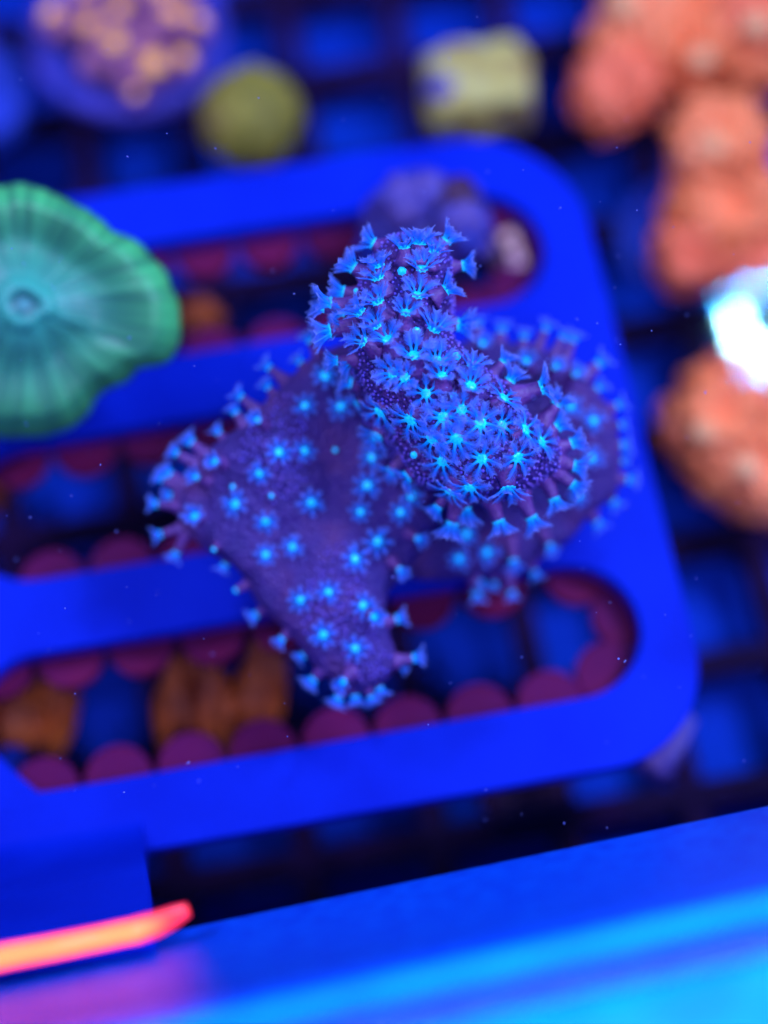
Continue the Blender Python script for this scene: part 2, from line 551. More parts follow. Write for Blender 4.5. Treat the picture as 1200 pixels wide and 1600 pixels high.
# ------------------------------------------------------------------ leather coral: body
spheres = []                   # (centre, radius)
def chain(pts, step=.25):
    for i in range(len(pts) - 1):
        a, b_ = pts[i], pts[i + 1]
        n = max(1, int((b_[0] - a[0]).length / step))
        for k in range(n):
            t = k / n
            spheres.append((a[0].lerp(b_[0], t), a[1] * (1 - t) + b_[1] * t))
    spheres.append(pts[-1])
def node(px, py, rpx, front):  # a ball whose nearest point lies at depth front
    d = front / (1 - rpx / FPX)
    r = rpx * d / FPX
    return (UD(px, py, front + r), r)
ridge_n = [node(642, 428, 70, 21.9), node(628, 478, 80, 21.8), node(622, 530, 80, 21.7), node(645, 580, 80, 21.7), node(690, 622, 84, 21.65),
           node(735, 660, 86, 21.7), node(775, 695, 74, 21.8), node(800, 710, 58, 21.95)]
chain(ridge_n)
chain([node(622, 545, 70, 21.9), node(655, 640, 66, 22.1), node(690, 706, 62, 22.1), node(735, 724, 54, 22.0), node(800, 716, 56, 22.0), node(828, 694, 46, 22.2)])
chain([node(790, 700, 60, 22.0), node(838, 716, 44, 22.3), node(800, 744, 40, 22.4), node(730, 748, 40, 22.4)])
base_c = UZ(640, 735, 1.2)
for (c, r) in ridge_n:         # the fold runs down into the stalk
    chain([(c, r), (c.lerp(base_c, .35) + Vector((0, 0, -.3)), r * 1.05), (c.lerp(base_c, .75), r * 1.1)], .3)
OUT_L = [(500, 545), (448, 590), (396, 648), (336, 690), (294, 732), (274, 782), (280, 832), (315, 858), (352, 878), (384, 905), (402, 950),
         (434, 978), (468, 1004), (492, 1042), (518, 1072), (556, 1084), (600, 1072), (630, 1042), (614, 1008), (602, 968), (604, 930), (640, 890), (690, 820), (690, 700), (620, 580), (560, 530)]
OUT_R = [(560, 600), (600, 560), (700, 545), (745, 528), (790, 532), (845, 546), (900, 572), (938, 612), (962, 660), (972, 712), (966, 766), (930, 806), (888, 846), (834, 880),
         (770, 905), (700, 912), (640, 905), (600, 850), (580, 700)]
def inside(p, poly):
    x, y = p
    c = False
    for i in range(len(poly)):
        (x1, y1), (x2, y2) = poly[i - 1], poly[i]
        if (y1 > y) != (y2 > y) and x < (x2 - x1) * (y - y1) / (y2 - y1) + x1:
            c = not c
    return c
def edge_dist(p, poly):
    P = Vector(p)
    best = 1e9
    for i in range(len(poly)):
        A, B = Vector(poly[i - 1]), Vector(poly[i])
        t = max(0, min(1, (P - A).dot(B - A) / max((B - A).length_squared, 1e-9)))
        best = min(best, (A + (B - A) * t - P).length)
    return best
def depth_L(x, y):             # the left lobe, folded along its middle
    d = 23.25 + .0016 * abs((x - 470) * .8 - (y - 790) * .35) + .0004 * max(0, y - 850)
    return d + .22 * noise.noise(Vector((x * .008, y * .008, 1.3))) + .05 * math.sin(x * .035 + y * .02)
def depth_R(x, y):
    return 23.95 + .0024 * max(0, y - 720) + .0006 * abs(x - 800) + .25 * noise.noise(Vector((x * .008, y * .008, 5.3)))
for poly, df in ((OUT_L, depth_L), (OUT_R, depth_R)):
    xs = [p[0] for p in poly]; ys = [p[1] for p in poly]
    y = min(ys)
    while y < max(ys):
        x = min(xs)
        while x < max(xs):
            if inside((x, y), poly):
                e = edge_dist((x, y), poly)
                if e > 5:
                    d = df(x, y)
                    r = min(.38, (e + 1) * d / FPX)
                    spheres.append((UD(x, y, d + r + max(0, 30 - e) * .008), r))
            x += 14
        y += 14
for t in np.linspace(0, 1, 8):                                 # limbs below the lobes and the stalk foot
    spheres.append((UD(470, 800, 24.2).lerp(base_c, t), .55 + .4 * t))
    spheres.append((UD(840, 720, 25.0).lerp(base_c, t), .5 + .4 * t))
    spheres.append((base_c.lerp(UZ(640, 735, -.55), t), 1.15 - .1 * t))
bm = bmesh.new()
ico = bmesh.new()
bmesh.ops.create_icosphere(ico, subdivisions=2, radius=1)
iv = [v.co.copy() for v in ico.verts]
ifc = [tuple(v.index for v in f.verts) for f in ico.faces]
ico.free()
vs, fs = [], []
for (c, r) in spheres:
    k = len(vs)
    vs += [c + v * r for v in iv]
    fs += [tuple(k + i for i in f) for f in ifc]
me = bpy.data.meshes.new('raw')
me.from_pydata([tuple(v) for v in vs], [], fs)
tmp = bpy.data.objects.new('raw', me)
COL.objects.link(tmp)
md = tmp.modifiers.new('r', 'REMESH'); md.mode = 'VOXEL'; md.voxel_size = .075
md = tmp.modifiers.new('s', 'SMOOTH'); md.factor = .5; md.iterations = 12
dg = bpy.context.evaluated_depsgraph_get()
body_me = bpy.data.meshes.new_from_object(tmp.evaluated_get(dg))
bpy.data.objects.remove(tmp)
nor0 = [v.normal.copy() for v in body_me.vertices]
bverts = [v.co + n_ * (.05 * noise.noise(v.co * 1.6) + .03 * noise.noise(v.co * 4.5)) for v, n_ in zip(body_me.vertices, nor0)]   # uneven, leathery swelling
bvh = BVHTree.FromPolygons(bverts, [tuple(p.vertices) for p in body_me.polygons])
org = Vector((base_c.x, base_c.y, 0))
def fold_face(p):
    c = sum((bverts[i] for i in p.vertices), Vector()) / len(p.vertices)
    return (c - CAM).dot(FW) < 23.0 and c.z > 2.4 and to_px(c)[0] > 555
bvh_fold = BVHTree.FromPolygons(bverts, [tuple(p.vertices) for p in body_me.polygons if fold_face(p)])
coral = thing('leather_coral', org, 'purple leather coral with glowing cyan star polyps in the middle of the rack', 'coral')
body_me.vertices.foreach_set('co', [x for p in bverts for x in (p - org) * S])
body_me.update()
body_me.polygons.foreach_set('use_smooth', [True] * len(body_me.polygons))
link('body', body_me, coral, M['body'])

# ------------------------------------------------------------------ polyps
def tentacle_geo(L=.27, seed=0, curl=.25, pairs=13, w=.019):
    """pinnate tentacle along +x, z up: returns verts, faces, along"""
    rnd = random.Random(seed)
    vs, fs, al = [], [], []
    K = 7
    c2 = curl + rnd.uniform(-.12, .12)
    sw = rnd.uniform(-.18, .18)
    def cen(t):
        return Vector((L * t, L * sw * t * t, L * c2 * (math.sin(t * 2.2) * .45 - t * t * .36)))
    for i in range(K):
        t = i / (K - 1)
        ww = w * (1 - .45 * t)
        c = cen(t)
        for (dy, dz) in ((-1, 0), (0, -.55), (1, 0), (0, .55)):
            vs.append(c + Vector((0, dy * ww, dz * ww))); al.append(t * .8)
    for i in range(K - 1):
        for j in range(4):
            a, b_ = i * 4 + j, i * 4 + (j + 1) % 4
            fs.append((a, b_, b_ + 4, a + 4))
    fs.append((3, 2, 1, 0)); k = (K - 1) * 4; fs.append((k, k + 1, k + 2, k + 3))
    for i in range(pairs):
        t = .30 + .70 * (i + .5) / pairs
        c = cen(t)
        pl = L * .33 * (1 - .5 * abs(t - .62)) * rnd.uniform(.75, 1.15)
        for s in (-1, 1):
            d = Vector((.75 + rnd.uniform(-.12, .12), s * .85, rnd.uniform(-.05, .35))).normalized()
            side = Vector((-d.y, d.x, 0)).normalized() * .0058
            u = Vector((0, 0, .0058))
            k = len(vs)
            b0 = c + Vector((0, s * w * (1 - .55 * t) * .5, 0))
            vs += [b0 + side, b0 - side, b0 + u, b0 + d * pl + side * .45, b0 + d * pl - side * .45, b0 + d * pl + u * .5]
            al += [t * .8, t * .8, t * .8, min(1, t * .6 + .4)] + [min(1, t * .6 + .4)] * 2
            fs += [(k, k + 1, k + 4, k + 3), (k + 1, k + 2, k + 5, k + 4), (k + 2, k, k + 3, k + 5), (k + 3, k + 4, k + 5)]
    return vs, fs, al
RC = .066                      # radius of the mouth disc
tent = []
for s in range(6):
    v, f, a = tentacle_geo(L=.235, seed=s, curl=(.1, .25, .4)[s % 3])
    m_ = mesh_from('tentacle', v, f)
    attr(m_, 'along', a)
    m_.materials.append(M['tentacle'])
    tent.append(m_)
def tent_matrix(k, elev, rnd):
    return (Matrix.Rotation(k * math.pi / 4 + rnd.uniform(-.14, .14), 4, 'Z') @ Matrix.Translation((RC * .75, 0, 0))
            @ Matrix.Rotation(-elev + rnd.uniform(-.16, .16), 4, 'Y') @ Matrix.Rotation(rnd.uniform(-.3, .3), 4, 'X'))
def crown_mesh(elev, seed):
    rnd = random.Random(seed)
    V, F, A = [], [], []
    for k in range(8):
        v, f, a = tentacle_geo(L=.235 * rnd.uniform(.85, 1.1), seed=seed * 11 + k, curl=.3, pairs=9, w=.024)
        T = tent_matrix(k, elev, rnd)
        b0 = len(V)
        V += [T @ x for x in v]; F += [tuple(b0 + i for i in q) for q in f]; A += a
    m_ = mesh_from('tentacle_crown', V, F)
    attr(m_, 'along', A)
    m_.materials.append(M['tentacle'])
    return m_
crowns = {e: [crown_mesh(math.radians(e), e + s) for s in range(3)] for e in (8, 28, 52, 72)}
def stalk_mesh(h, r0, r1, seed):
    n, K = 14, 6
    vs, fs = [], []
    for i in range(K):
        t = i / (K - 1)
        r = r0 * (1 - t) ** 1.5 * .55 + r1 * (1 - .12 * math.sin(t * 3.1)) + (r0 - r1) * .2 * (1 - t)
        for k in range(n):
            a = 2 * math.pi * k / n
            rr = r * (1 + .07 * (k % 2) + .05 * noise.noise(Vector((k * .9, t * 3, seed))))
            vs.append((rr * math.cos(a), rr * math.sin(a), -.06 + (h + .06) * t))
    for i in range(K - 1):
        for k in range(n):
            k2 = (k + 1) % n
            fs.append((i * n + k, i * n + k2, (i + 1) * n + k2, (i + 1) * n + k))
    fs.append(tuple(range(n - 1, -1, -1))); fs.append(tuple(range((K - 1) * n, K * n)))
    m_ = mesh_from('polyp_stalk', vs, fs)
    m_.materials.append(M['stalk'])
    return m_
stalks = {h: stalk_mesh(h, .15, .078, h * 10) for h in (.07, .16, .28, .42, .62)}
def dome_small(name, r, h, mat, lobes=8, amp=.18):
    n, K = 24, 6
    vs, fs = [], []
    for i in range(K):
        s = math.cos(i / K * math.pi / 2)
        for k in range(n):
            a = 2 * math.pi * k / n
            rr = r * s * (1 + amp * s * math.cos(lobes * a))
            vs.append((rr * math.cos(a), rr * math.sin(a), h * math.sin(i / K * math.pi / 2)))
    vs.append((0, 0, h * .82))
    for i in range(K - 1):
        for k in range(n):
            k2 = (k + 1) % n
            fs.append((i * n + k, i * n + k2, (i + 1) * n + k2, (i + 1) * n + k))
    for k in range(n):
        fs.append(((K - 1) * n + k, (K - 1) * n + (k + 1) % n, len(vs) - 1))
    fs.append(tuple(range(n - 1, -1, -1)))
    m_ = mesh_from(name, vs, fs)
    m_.materials.append(mat)
    return m_
mouth_me = dome_small('mouth', RC * 1.15, .035, M['mouth'])
bud_me = dome_small('bud', .062, .075, M['mouth'], 7, .10)

placed = []
n_ind = [0]
def add_polyp(base, axis, h, elev, size, individual=False, bud=False):
    rnd = random.Random(len(placed) * 7 + 3)
    placed.append(base.copy())
    q = axis.to_track_quat('Z', 'Y').to_matrix().to_4x4()
    p = link('polyp', stalks[h], coral)
    p.matrix_local = Matrix.Translation((base - org) * S) @ q @ Matrix.Rotation(rnd.uniform(0, 6.28), 4, 'Z') @ Matrix.Scale(size, 4)
    top = Vector((0, 0, h * S))
    if bud:
        o = link('bud', bud_me, p); o.location = top * .98
        return
    o = link('mouth', mouth_me, p); o.location = top * .99
    if individual:
        n_ind[0] += 1
        for k in range(8):
            T = tent_matrix(k, math.radians(elev), rnd)
            T.translation *= S
            o = link('tentacle', tent[rnd.randrange(6)], p)
            o.matrix_local = Matrix.Translation(top) @ T @ Matrix.Scale(rnd.uniform(.85, 1.12), 4)
    else:
        e = min(crowns, key=lambda k: abs(k - elev))
        o = link('tentacle_crown', rnd.choice(crowns[e]), p); o.location = top

def place_px(px, py, h=.16, elev=28, size=1.0, bias=Vector((0, 0, 0)), individual=False, bud=False, bvh=bvh):
    d = ray(px, py).normalized()
    hit, n_, _, dist = bvh.ray_cast(CAM, d)
    if hit is None:            # beyond the outline: grow out from the nearest edge
        best = None
        for t in np.linspace(20.5, 26, 60):
            P = CAM + d * t
            q, nn, _, ds = bvh.find_nearest(P)
            if best is None or ds < best[0]:
                best = (ds, P, q, nn)
        ds, P, q, nn = best
        ax = (P - q)
        if ax.length < 1e-4 or ds > 1.2:
            return
        ax = (ax.normalized() + nn * .25).normalized()
        hh = min(stalks, key=lambda k: abs(k * size - ds))
        sz = max(.75, min(1.35, ds / hh)) if hh > .2 else size
        add_polyp(q - ax * .01, ax, hh, elev + 12, min(sz, size * 1.15), individual, bud)
        return
    vb = -d
    ax = (n_ + bias).normalized()
    f = min(2.2, h * size * max(.2, ax.dot(n_)) / max(.2, vb.dot(n_)))
    X = hit + vb * f
    base = X - ax * h * size
    q, nn, _, ds = bvh.find_nearest(base)
    if ds > .05:
        base = q
    add_polyp(base - ax * .01, ax, h, elev, size, individual, bud)

UPPER = [(245,95),(355,100),(425,75),(480,125),(515,95),(170,185),(270,180),(430,190),(590,180),(265,225),(120,275),(265,315),(415,290),(540,265),(85,320),
         (135,350),(200,355),(370,355),(475,420),(560,400),(260,405),(80,430),(130,410),(210,465),(300,455),(400,515),(490,535),(735,540),(620,560),(110,530),(150,548),(320,585),
         (365,600),(505,590),(170,620),(615,630),(445,660),(755,620),(740,675),(885,635),(935,700),(580,720),(270,730),(385,760),(510,750),(650,770),(730,780),(820,795),(265,815),(465,830),
         (560,830),(880,840),(925,795),(995,845),(505,915),(655,905),(790,900),(1015,935),(310,950),(375,970),(610,1015),(535,1030),(770,1055),(925,1055),(995,1000),(715,1140),(840,1125),
         (490,1085),(590,1075),(545,1145)]
BUDS = [(355,200),(560,520),(550,668),(400,890),(185,275),(410,425),(80,345)]
for (cx, cy) in UPPER:
    px, py = 480 + cx / 2.4, 340 + cy / 2.4
    up_ = max(0, min(1, (640 - py) / 120))
    dn_ = max(0, min(1, (py - 745) / 60))
    lf_ = max(0, min(1, (585 - px) / 50))
    rg_ = max(0, min(1, (px - 838) / 50))
    bias = Vector((-.5 * lf_ + .5 * rg_, .75 * up_ - .55 * dn_, .2 * up_))
    side = max(lf_, rg_, dn_)
    h = .16 if side > .5 else (.16 if up_ > .3 else .07)
    elev = 40 if up_ > .3 else (34 if side > .5 else 10)
    big = 1.16 if 640 < py else 1.10
    place_px(px, py, h, elev, big * random.uniform(.88, 1.1), bias, individual=n_ind[0] < 37 and side < .9, bvh=bvh_fold)
for (cx, cy) in BUDS:
    place_px(480 + cx / 2.4, 340 + cy / 2.4, .07, 0, random.uniform(.7, 1.1), bud=True, bvh=bvh_fold)
LEFT = [(570,155),(610,80),(455,180),(455,255),(365,300),(330,345),(415,375),(265,420),(165,460),(110,500),(85,580),(60,600),(85,660),(40,690),(255,530),(180,590),(420,575),(330,690),
        (180,735),(60,800),(445,755),(545,850),(445,880),(115,860),(295,910),(495,495),(590,490),(590,320),(665,210),(725,325),(785,315),(615,685),(800,720),(840,515),(825,620),(865,830),
        (780,895),(680,1020),(575,1050),(510,1190),(660,1180),(810,1070),(850,1110),(780,1230),(945,1290),(1000,1270),(945,1120),(630,1340),(735,1355),(715,1420),(780,1410),(840,1420),(870,1380),
        (405,1105),(580,1260),(1020,820),(950,720),(955,940),(990,660)]
for (cx, cy) in LEFT:
    px, py = 230 + cx / 2.4, 500 + cy / 2.4
    e = edge_dist((px, py), OUT_L)
    edge = e < 28 or not inside((px, py), OUT_L)
    place_px(px, py, .28 if edge else .07, 44 if edge else 16, random.uniform(.68, .86))
for (cx, cy) in ((705, 487), (250, 860), (340, 1010), (320, 625), (465, 660)):
    place_px(230 + cx / 2.4, 500 + cy / 2.4, .07, 0, .6, bud=True)
RIGHT = [(95,1180),(60,1310),(205,1275),(370,1350),(160,1430),(150,1490),(330,1470),(450,1380),(535,1250),(680,980),(860,1010),(945,900),(770,1110),(750,785),(760,590),(895,505),(900,615),(770,430),
         (785,295),(640,515),(910,720),(670,340),(560,300),(410,280),(180,190),(650,175),(595,165),(500,130),(395,150),(280,110),(155,95),(240,1450),(900,800)]
for (cx, cy) in RIGHT:
    px, py = 700 + cx / 3.333, 480 + cy / 3.333
    e = edge_dist((px, py), OUT_R)
    edge = e < 25 or not inside((px, py), OUT_R)
    place_px(px, py, .42 if edge else .16, 50 if edge else 30, random.uniform(.68, .85))

# fine grains of the skin on the fold that is in focus
bv = np.array([tuple(v) for v in bverts])
tri = []
for p in body_me.polygons:
    vv = list(p.vertices)
    for k in range(1, len(vv) - 1):
        tri.append((vv[0], vv[k], vv[k + 1]))
tri = np.array(tri)
A, B, C_ = bv[tri[:, 0]], bv[tri[:, 1]], bv[tri[:, 2]]
dep = ((A + B + C_) / 3 - np.array(tuple(CAM))) @ np.array(tuple(FW))
keep = dep < 23.3
A, B, C_ = A[keep], B[keep], C_[keep]
cr = np.cross(B - A, C_ - A)
ar = np.linalg.norm(cr, axis=1)
rs = np.random.RandomState(3)
idx = rs.choice(len(A), 9000, p=ar / ar.sum())
u, v = rs.rand(9000), rs.rand(9000)
fl = u + v > 1
u[fl], v[fl] = 1 - u[fl], 1 - v[fl]
P = A[idx] + (B[idx] - A[idx]) * u[:, None] + (C_[idx] - A[idx]) * v[:, None]
nrm = cr[idx] / ar[idx][:, None]
cells, vs, fs = {}, [], []
ico = bmesh.new(); bmesh.ops.create_icosphere(ico, subdivisions=1, radius=1)
iv1 = [x.co.copy() for x in ico.verts]; if1 = [tuple(x.index for x in f.verts) for f in ico.faces]; ico.free()
for p, n_ in zip(P, nrm):
    p = Vector(p)
    key = (int(p.x // .075), int(p.y // .075), int(p.z // .075))
    ok = True
    for dx in (-1, 0, 1):
        for dy in (-1, 0, 1):
            for dz in (-1, 0, 1):
                for q in cells.get((key[0] + dx, key[1] + dy, key[2] + dz), ()):
                    if (p - q).length_squared < .066 ** 2:
                        ok = False
    if not ok:
        continue
    cells.setdefault(key, []).append(p)
    r = random.uniform(.016, .030)
    c = Vector(p) + Vector(n_) * r * .25
    k = len(vs)
    vs += [c + x * r for x in iv1]
    fs += [tuple(k + i for i in f) for f in if1]
o = link('skin_grains', mesh_from('skin_grains', vs, fs, origin=org), coral, M['nodule'])
o['kind'] = 'stuff'

# ------------------------------------------------------------------ lumpy flesh builder for the other corals
def lump(name, c, R, H, parent, mat, origin, seed=0, wav=.10, waves=5, axis=Vector((0, 0, 1)), dip=.0, under=.5, sx=1.0, spin=0.0, bumps=.05, bfreq=2.2, n=56, K=14, ribs=0.0, point=False):
    """a domed body: rim waved, crown bumpy, closed below"""
    rnd = random.Random(seed)
    ph = [rnd.uniform(0, 6.28) for _ in range(4)]
    q = axis.normalized().to_track_quat('Z', 'Y').to_matrix() @ Matrix.Rotation(spin, 3, 'Z')
    vs, fs = [], []
    rings = []
    for i in range(1, K + 1):
        rings.append((math.sin(i / K * math.pi / 2), math.cos(i / K * math.pi / 2), 1))
    for i in range(1, 6):
        rings.append((math.cos(i / 6 * math.pi / 2) * .97, -math.sin(i / 6 * math.pi / 2) * under, 0))
    vs.append(c + q @ Vector((0, 0, H * (1 - dip))))
    for (s, z, top) in rings:
        for k in range(n):
            a = 2 * math.pi * k / n
            w = 1 + s * s * (wav * math.sin(waves * a + ph[0]) + wav * .6 * math.sin((waves * 2 - 1) * a + ph[1]) + wav * .8 * math.sin(2 * a + ph[2]))
            if point and top:
                z = (1 - s) ** 1.15
            zz = H * z - (H * dip * math.exp(-(s / .28) ** 2) if top else 0)
            p = Vector((R * s * w * math.cos(a) * sx, R * s * w * math.sin(a), zz + H * wav * s * s * 1.5 * math.sin(waves * a + ph[3]) * top))
            p += p.normalized() * (bumps * R * noise.noise(p * (bfreq / max(R, .2)) + Vector((seed, 0, 0))))
            p *= 1 + ribs * s * math.sin(a * 14 + 2 * noise.noise(p * 2)) * top
            vs.append(c + q @ p)
    for k in range(n):
        fs.append((0, 1 + k, 1 + (k + 1) % n))
    for i in range(len(rings) - 1):
        for k in range(n):
            a, b_ = 1 + i * n + k, 1 + i * n + (k + 1) % n
            fs.append((a, b_, b_ + n, a + n))
    k = 1 + (len(rings) - 1) * n
    fs.append(tuple(range(k, k + n)))
    o = link(name, mesh_from(name, vs, fs, origin=origin), parent, mat)
    return o
def plug(name, c, R, h, parent, mat, origin, n=40):
    prof = [(R * .35, -h * 2.2), (R * .35, -h), (R * .8, -h), (R * .97, -h * .7), (R, -h * .3), (R * .96, -.04), (R * .88, 0), (R * .80, -.02)]
    vs, fs = [], []
    for (r, z) in prof:
        for k in range(n):
            a = 2 * math.pi * k / n
            rr = r * (1 + .012 * noise.noise(Vector((math.cos(a) * 2, math.sin(a) * 2, z * 3 + R))))
            vs.append(c + Vector((rr * math.cos(a), rr * math.sin(a), z)))
    m = len(prof)
    for i in range(m - 1):
        for k in range(n):
            k2 = (k + 1) % n
            fs.append((i * n + k, i * n + k2, (i + 1) * n + k2, (i + 1) * n + k))
    fs.append(tuple(range(n))); fs.append(tuple(range((m - 1) * n, m * n)))
    return link(name, mesh_from(name, vs, fs, origin=origin), parent, mat)
def PXR(rpx, d):
    return rpx * d / FPX
def depth_at(P):
    return (P - CAM).dot(FW)

# ------------------------------------------------------------------ green mushroom coral
def green():
    cx, cy = 38, 474
    tab = [(0, 242), (20, 250), (32, 205), (48, 186), (65, 205), (90, 212), (120, 215), (180, 225), (240, 205), (262, 188), (280, 182), (300, 174), (318, 180), (336, 205), (350, 232), (360, 242)]
    def R(a):
        a %= 360
        for i in range(len(tab) - 1):
            if tab[i][0] <= a <= tab[i + 1][0]:
                t = (a - tab[i][0]) / (tab[i + 1][0] - tab[i][0])
                t = t * t * (3 - 2 * t)
                return tab[i][1] * (1 - t) + tab[i + 1][1] * t
    n, K = 180, 34
    base = UZ(30, 560, 0)
    d0 = 24.2
    vs, fs, rad, stk = [], [], [], []
    rnd = random.Random(5)
    for i in range(K + 1):
        s = i / K
        for k in range(n):
            a = 360 * k / n
            ar_ = math.radians(a)
            r = R(a) * (1 + .012 * math.sin(ar_ * 11) + .003 * math.sin(ar_ * 31 + 1))
            px, py = cx + s * r * math.cos(ar_), cy + s * r * math.sin(ar_)
            # profile (smaller depth is nearer the camera)
            d = d0 - .14 * math.exp(-((s - .14) / .06) ** 2) - .02 * math.exp(-(s / .05) ** 2) + .25 * math.exp(-((s - .5) / .2) ** 2)
            d += 1.05 * max(0, s - .82) ** 1.5 * 6
            d += .9 * s * s * max(0, math.sin(ar_)) ** 1.2
            fold = .5 + .5 * math.sin(ar_ * 5 + .6)
            d -= .20 * fold * s ** 3 * (1 if a > 200 else .5)
            st = noise.noise(Vector((math.cos(ar_) * 14, math.sin(ar_) * 14, s * .9)))
            st2 = noise.noise(Vector((math.cos(ar_) * 26, math.sin(ar_) * 26, s * 1.6 + 5)))
            g = max(0, min(1, (s - .15) * 3))
            d -= (.016 * st + .016 * st2) * g
            vs.append(UD(px, py, d)); rad.append(s)
            stk.append(max(0, min(1, .5 + (.55 * st + .45 * st2) * g)))
    for i in range(K):
        for k in range(n):
            k2 = (k + 1) % n
            fs.append((i * n + k, i * n + k2, (i + 1) * n + k2, (i + 1) * n + k))
    # underside, running in to the foot
    ring = K * n
    for (t, drop) in ((.12, .22), (.45, .5), (.75, 1.0), (.88, 1.9)):
        k0 = len(vs)
        ctr = UD(cx, cy + 10, d0 + .4)
        for k in range(n):
            e = vs[K * n + k]
            tgt = Vector((ctr.x, ctr.y, e.z))
            p = e.lerp(tgt, t) + Vector((0, 0, -drop * .9 if t < .8 else 0))
            if t > .8:
                p.z = base.z + .02
            vs.append(p); rad.append(1.0); stk.append(.35)
        for k in range(n):
            k2 = (k + 1) % n
            fs.append((ring + k, ring + k2, k0 + k2, k0 + k))
        ring = k0
    fs.append(tuple(range(ring, ring + n)))
    o = thing('mushroom_coral', base, 'large green mushroom coral with radial streaks at the left edge of the rack', 'mushroom coral')
    me = mesh_from('disc', vs, fs, origin=base)
    attr(me, 'radial', rad); attr(me, 'streak', stk)
    link('disc', me, o, M['green'])
green()

# ------------------------------------------------------------------ orange corals on the right
def orange_cluster(name, base, label, lobes, mouths, plugs=()):
    t = thing(name, base, label, 'coral', 'orange corals at the right edge')
    ob = []
    for i, (px, py, rpx, d, hgt, mat, sx, wv, ax) in enumerate(lobes):
        c = UD(px, py, d)
        o = lump('polyp_disc', c, PXR(rpx, d), hgt, t, M[mat], base, seed=i * 3 + int(px), wav=wv, waves=random.choice((4, 5, 6)), dip=.35, under=.9, sx=sx, axis=Vector(ax), bumps=.16, bfreq=5, n=112, K=18, ribs=.035)
        ob.append(o)
    for (px, py, rpx, d, par) in mouths:
        c = UD(px, py, d)
        lump('mouth', c, PXR(rpx, d), PXR(rpx, d) * .8, ob[par], M['pale'], base, seed=int(px), wav=.06, under=.8)
    for (px, py, rpx, d) in plugs:
        plug('plug', UD(px, py, d), PXR(rpx, d), .5, t, M['plug_blue'], base)
    return t
b1 = UZ(1080, 110, EGG_Z)
orange_cluster('orange_coral', b1, 'big orange coral cluster in the top right corner', [
    (1080, 40, 132, 32.6, 1.3, 'orange', 1.0, .06, (0, -.1, 1)), (962, 140, 74, 31.8, .9, 'orange_rib', .95, .05, (-.3, -.3, 1)), (1005, 50, 85, 32.0, 1.2, 'orange', 1.0, .08, (-.2, .2, 1)),
    (1150, 70, 80, 31.8, 1.0, 'orange', 1.1, .08, (.1, -.3, 1)), (1180, 40, 80, 31.6, 1.0, 'orange_rib', 1.0, .08, (0, 0, 1))],
    [(1094, 92, 20, 30.95, 0), (1182, 40, 22, 30.55, 4), (975, 8, 22, 30.85, 2)], [(1090, 60, 120, 33.4)])
b2 = UZ(1110, 340, EGG_Z)
orange_cluster('orange_coral', b2, 'orange coral with a pale mouth above a draped skirt, over a dark blue plug', [
    (1122, 220, 78, 30.6, .75, 'orange', 1.05, .06, (0, .05, 1)), (1130, 345, 100, 31.4, 1.5, 'orange', .95, .05, (-.1, -.25, 1)), (1085, 400, 64, 31.2, 1.1, 'orange_rib', 1.0, .06, (-.3, -.5, 1)),
    (1165, 395, 82, 31.3, 1.1, 'orange_rib', 1.0, .08, (.2, -.4, 1))],
    [(1113, 226, 22, 29.95, 0)], [(1075, 365, 108, 32.6)])
b3 = UZ(1140, 690, EGG_Z)
orange_cluster('orange_coral', b3, 'rounded orange coral under the glare, right of the rack', [
    (1130, 665, 92, 29.6, 1.2, 'orange', 1.05, .06, (-.15, -.1, 1)), (1180, 720, 88, 29.7, 1.2, 'orange', 1.15, .08, (0, -.4, 1)), (1085, 670, 56, 29.7, .9, 'orange_rib', 1.0, .08, (-.4, 0, 1)), (1170, 615, 72, 29.6, 1.0, 'orange_rib', 1.1, .08, (0, .3, 1))],
    [(1100, 676, 20, 28.55, 0), (1166, 730, 22, 28.6, 1)], [(1150, 685, 95, 30.6)])

# ------------------------------------------------------------------ top of the picture
b = UZ(195, 60, EGG_Z)
zt = thing('zoanthid_colony', b, 'round blue plug crowded with orange centred zoanthids in the top left corner', 'zoanthids')
plug('plug', UD(197, 45, 32.0), PXR(158, 32.0), .7, zt, M['plug_violet'], b)
zp = [(92, 34, 32), (146, 48, 27), (190, 26, 27), (184, 76, 30), (238, 108, 33), (266, 36, 33), (243, -4, 30), (284, 96, 24), (306, 42, 24), (228, 62, 26), (212, 146, 20), (140, -2, 30), (146, 100, 26), (196, 122, 22), (192, -28, 28), (290, -12, 26)]
for i, (x, y, r) in enumerate(zp):
    d = 31.2 - .25 * random.random()
    c = UD(x, y, d)
    R_ = PXR(r, d)
    ax = Vector(((x - 195) * .004, (60 - y) * .004, 1))
    o = lump('zoanthid', c, R_, R_ * .9, zt, M['zoa'], b, seed=i, wav=.05, waves=7, dip=.15, under=2.0, axis=ax, bumps=.08, n=32, K=8)
    if i not in (9, 12, 13):
        c2 = c + ax.normalized() * R_ * .62
        lump('oral_disc', c2, R_ * .58, R_ * .34, o, M['amber'], b, seed=i + 40, wav=.05, under=.3, axis=ax, n=24, K=6)
b = UZ(393, 190, EGG_Z)
t = thing('olive_coral', b, 'round olive green coral frag between the zoanthid plug and the rack', 'coral')
lump('coral_head', UD(393, 186, 30.9), PXR(80, 30.9), 1.0, t, M['olive'], b, seed=11, wav=.02, waves=5, under=1.0, bumps=.08, bfreq=6)
plug('plug', UD(393, 190, 31.6), PXR(62, 31.6), .5, t, M['plug_violet'], b)
b = UZ(745, 140, EGG_Z)
t = thing('yellow_coral', b, 'squarish pale yellow coral frag behind the top edge of the rack', 'coral')
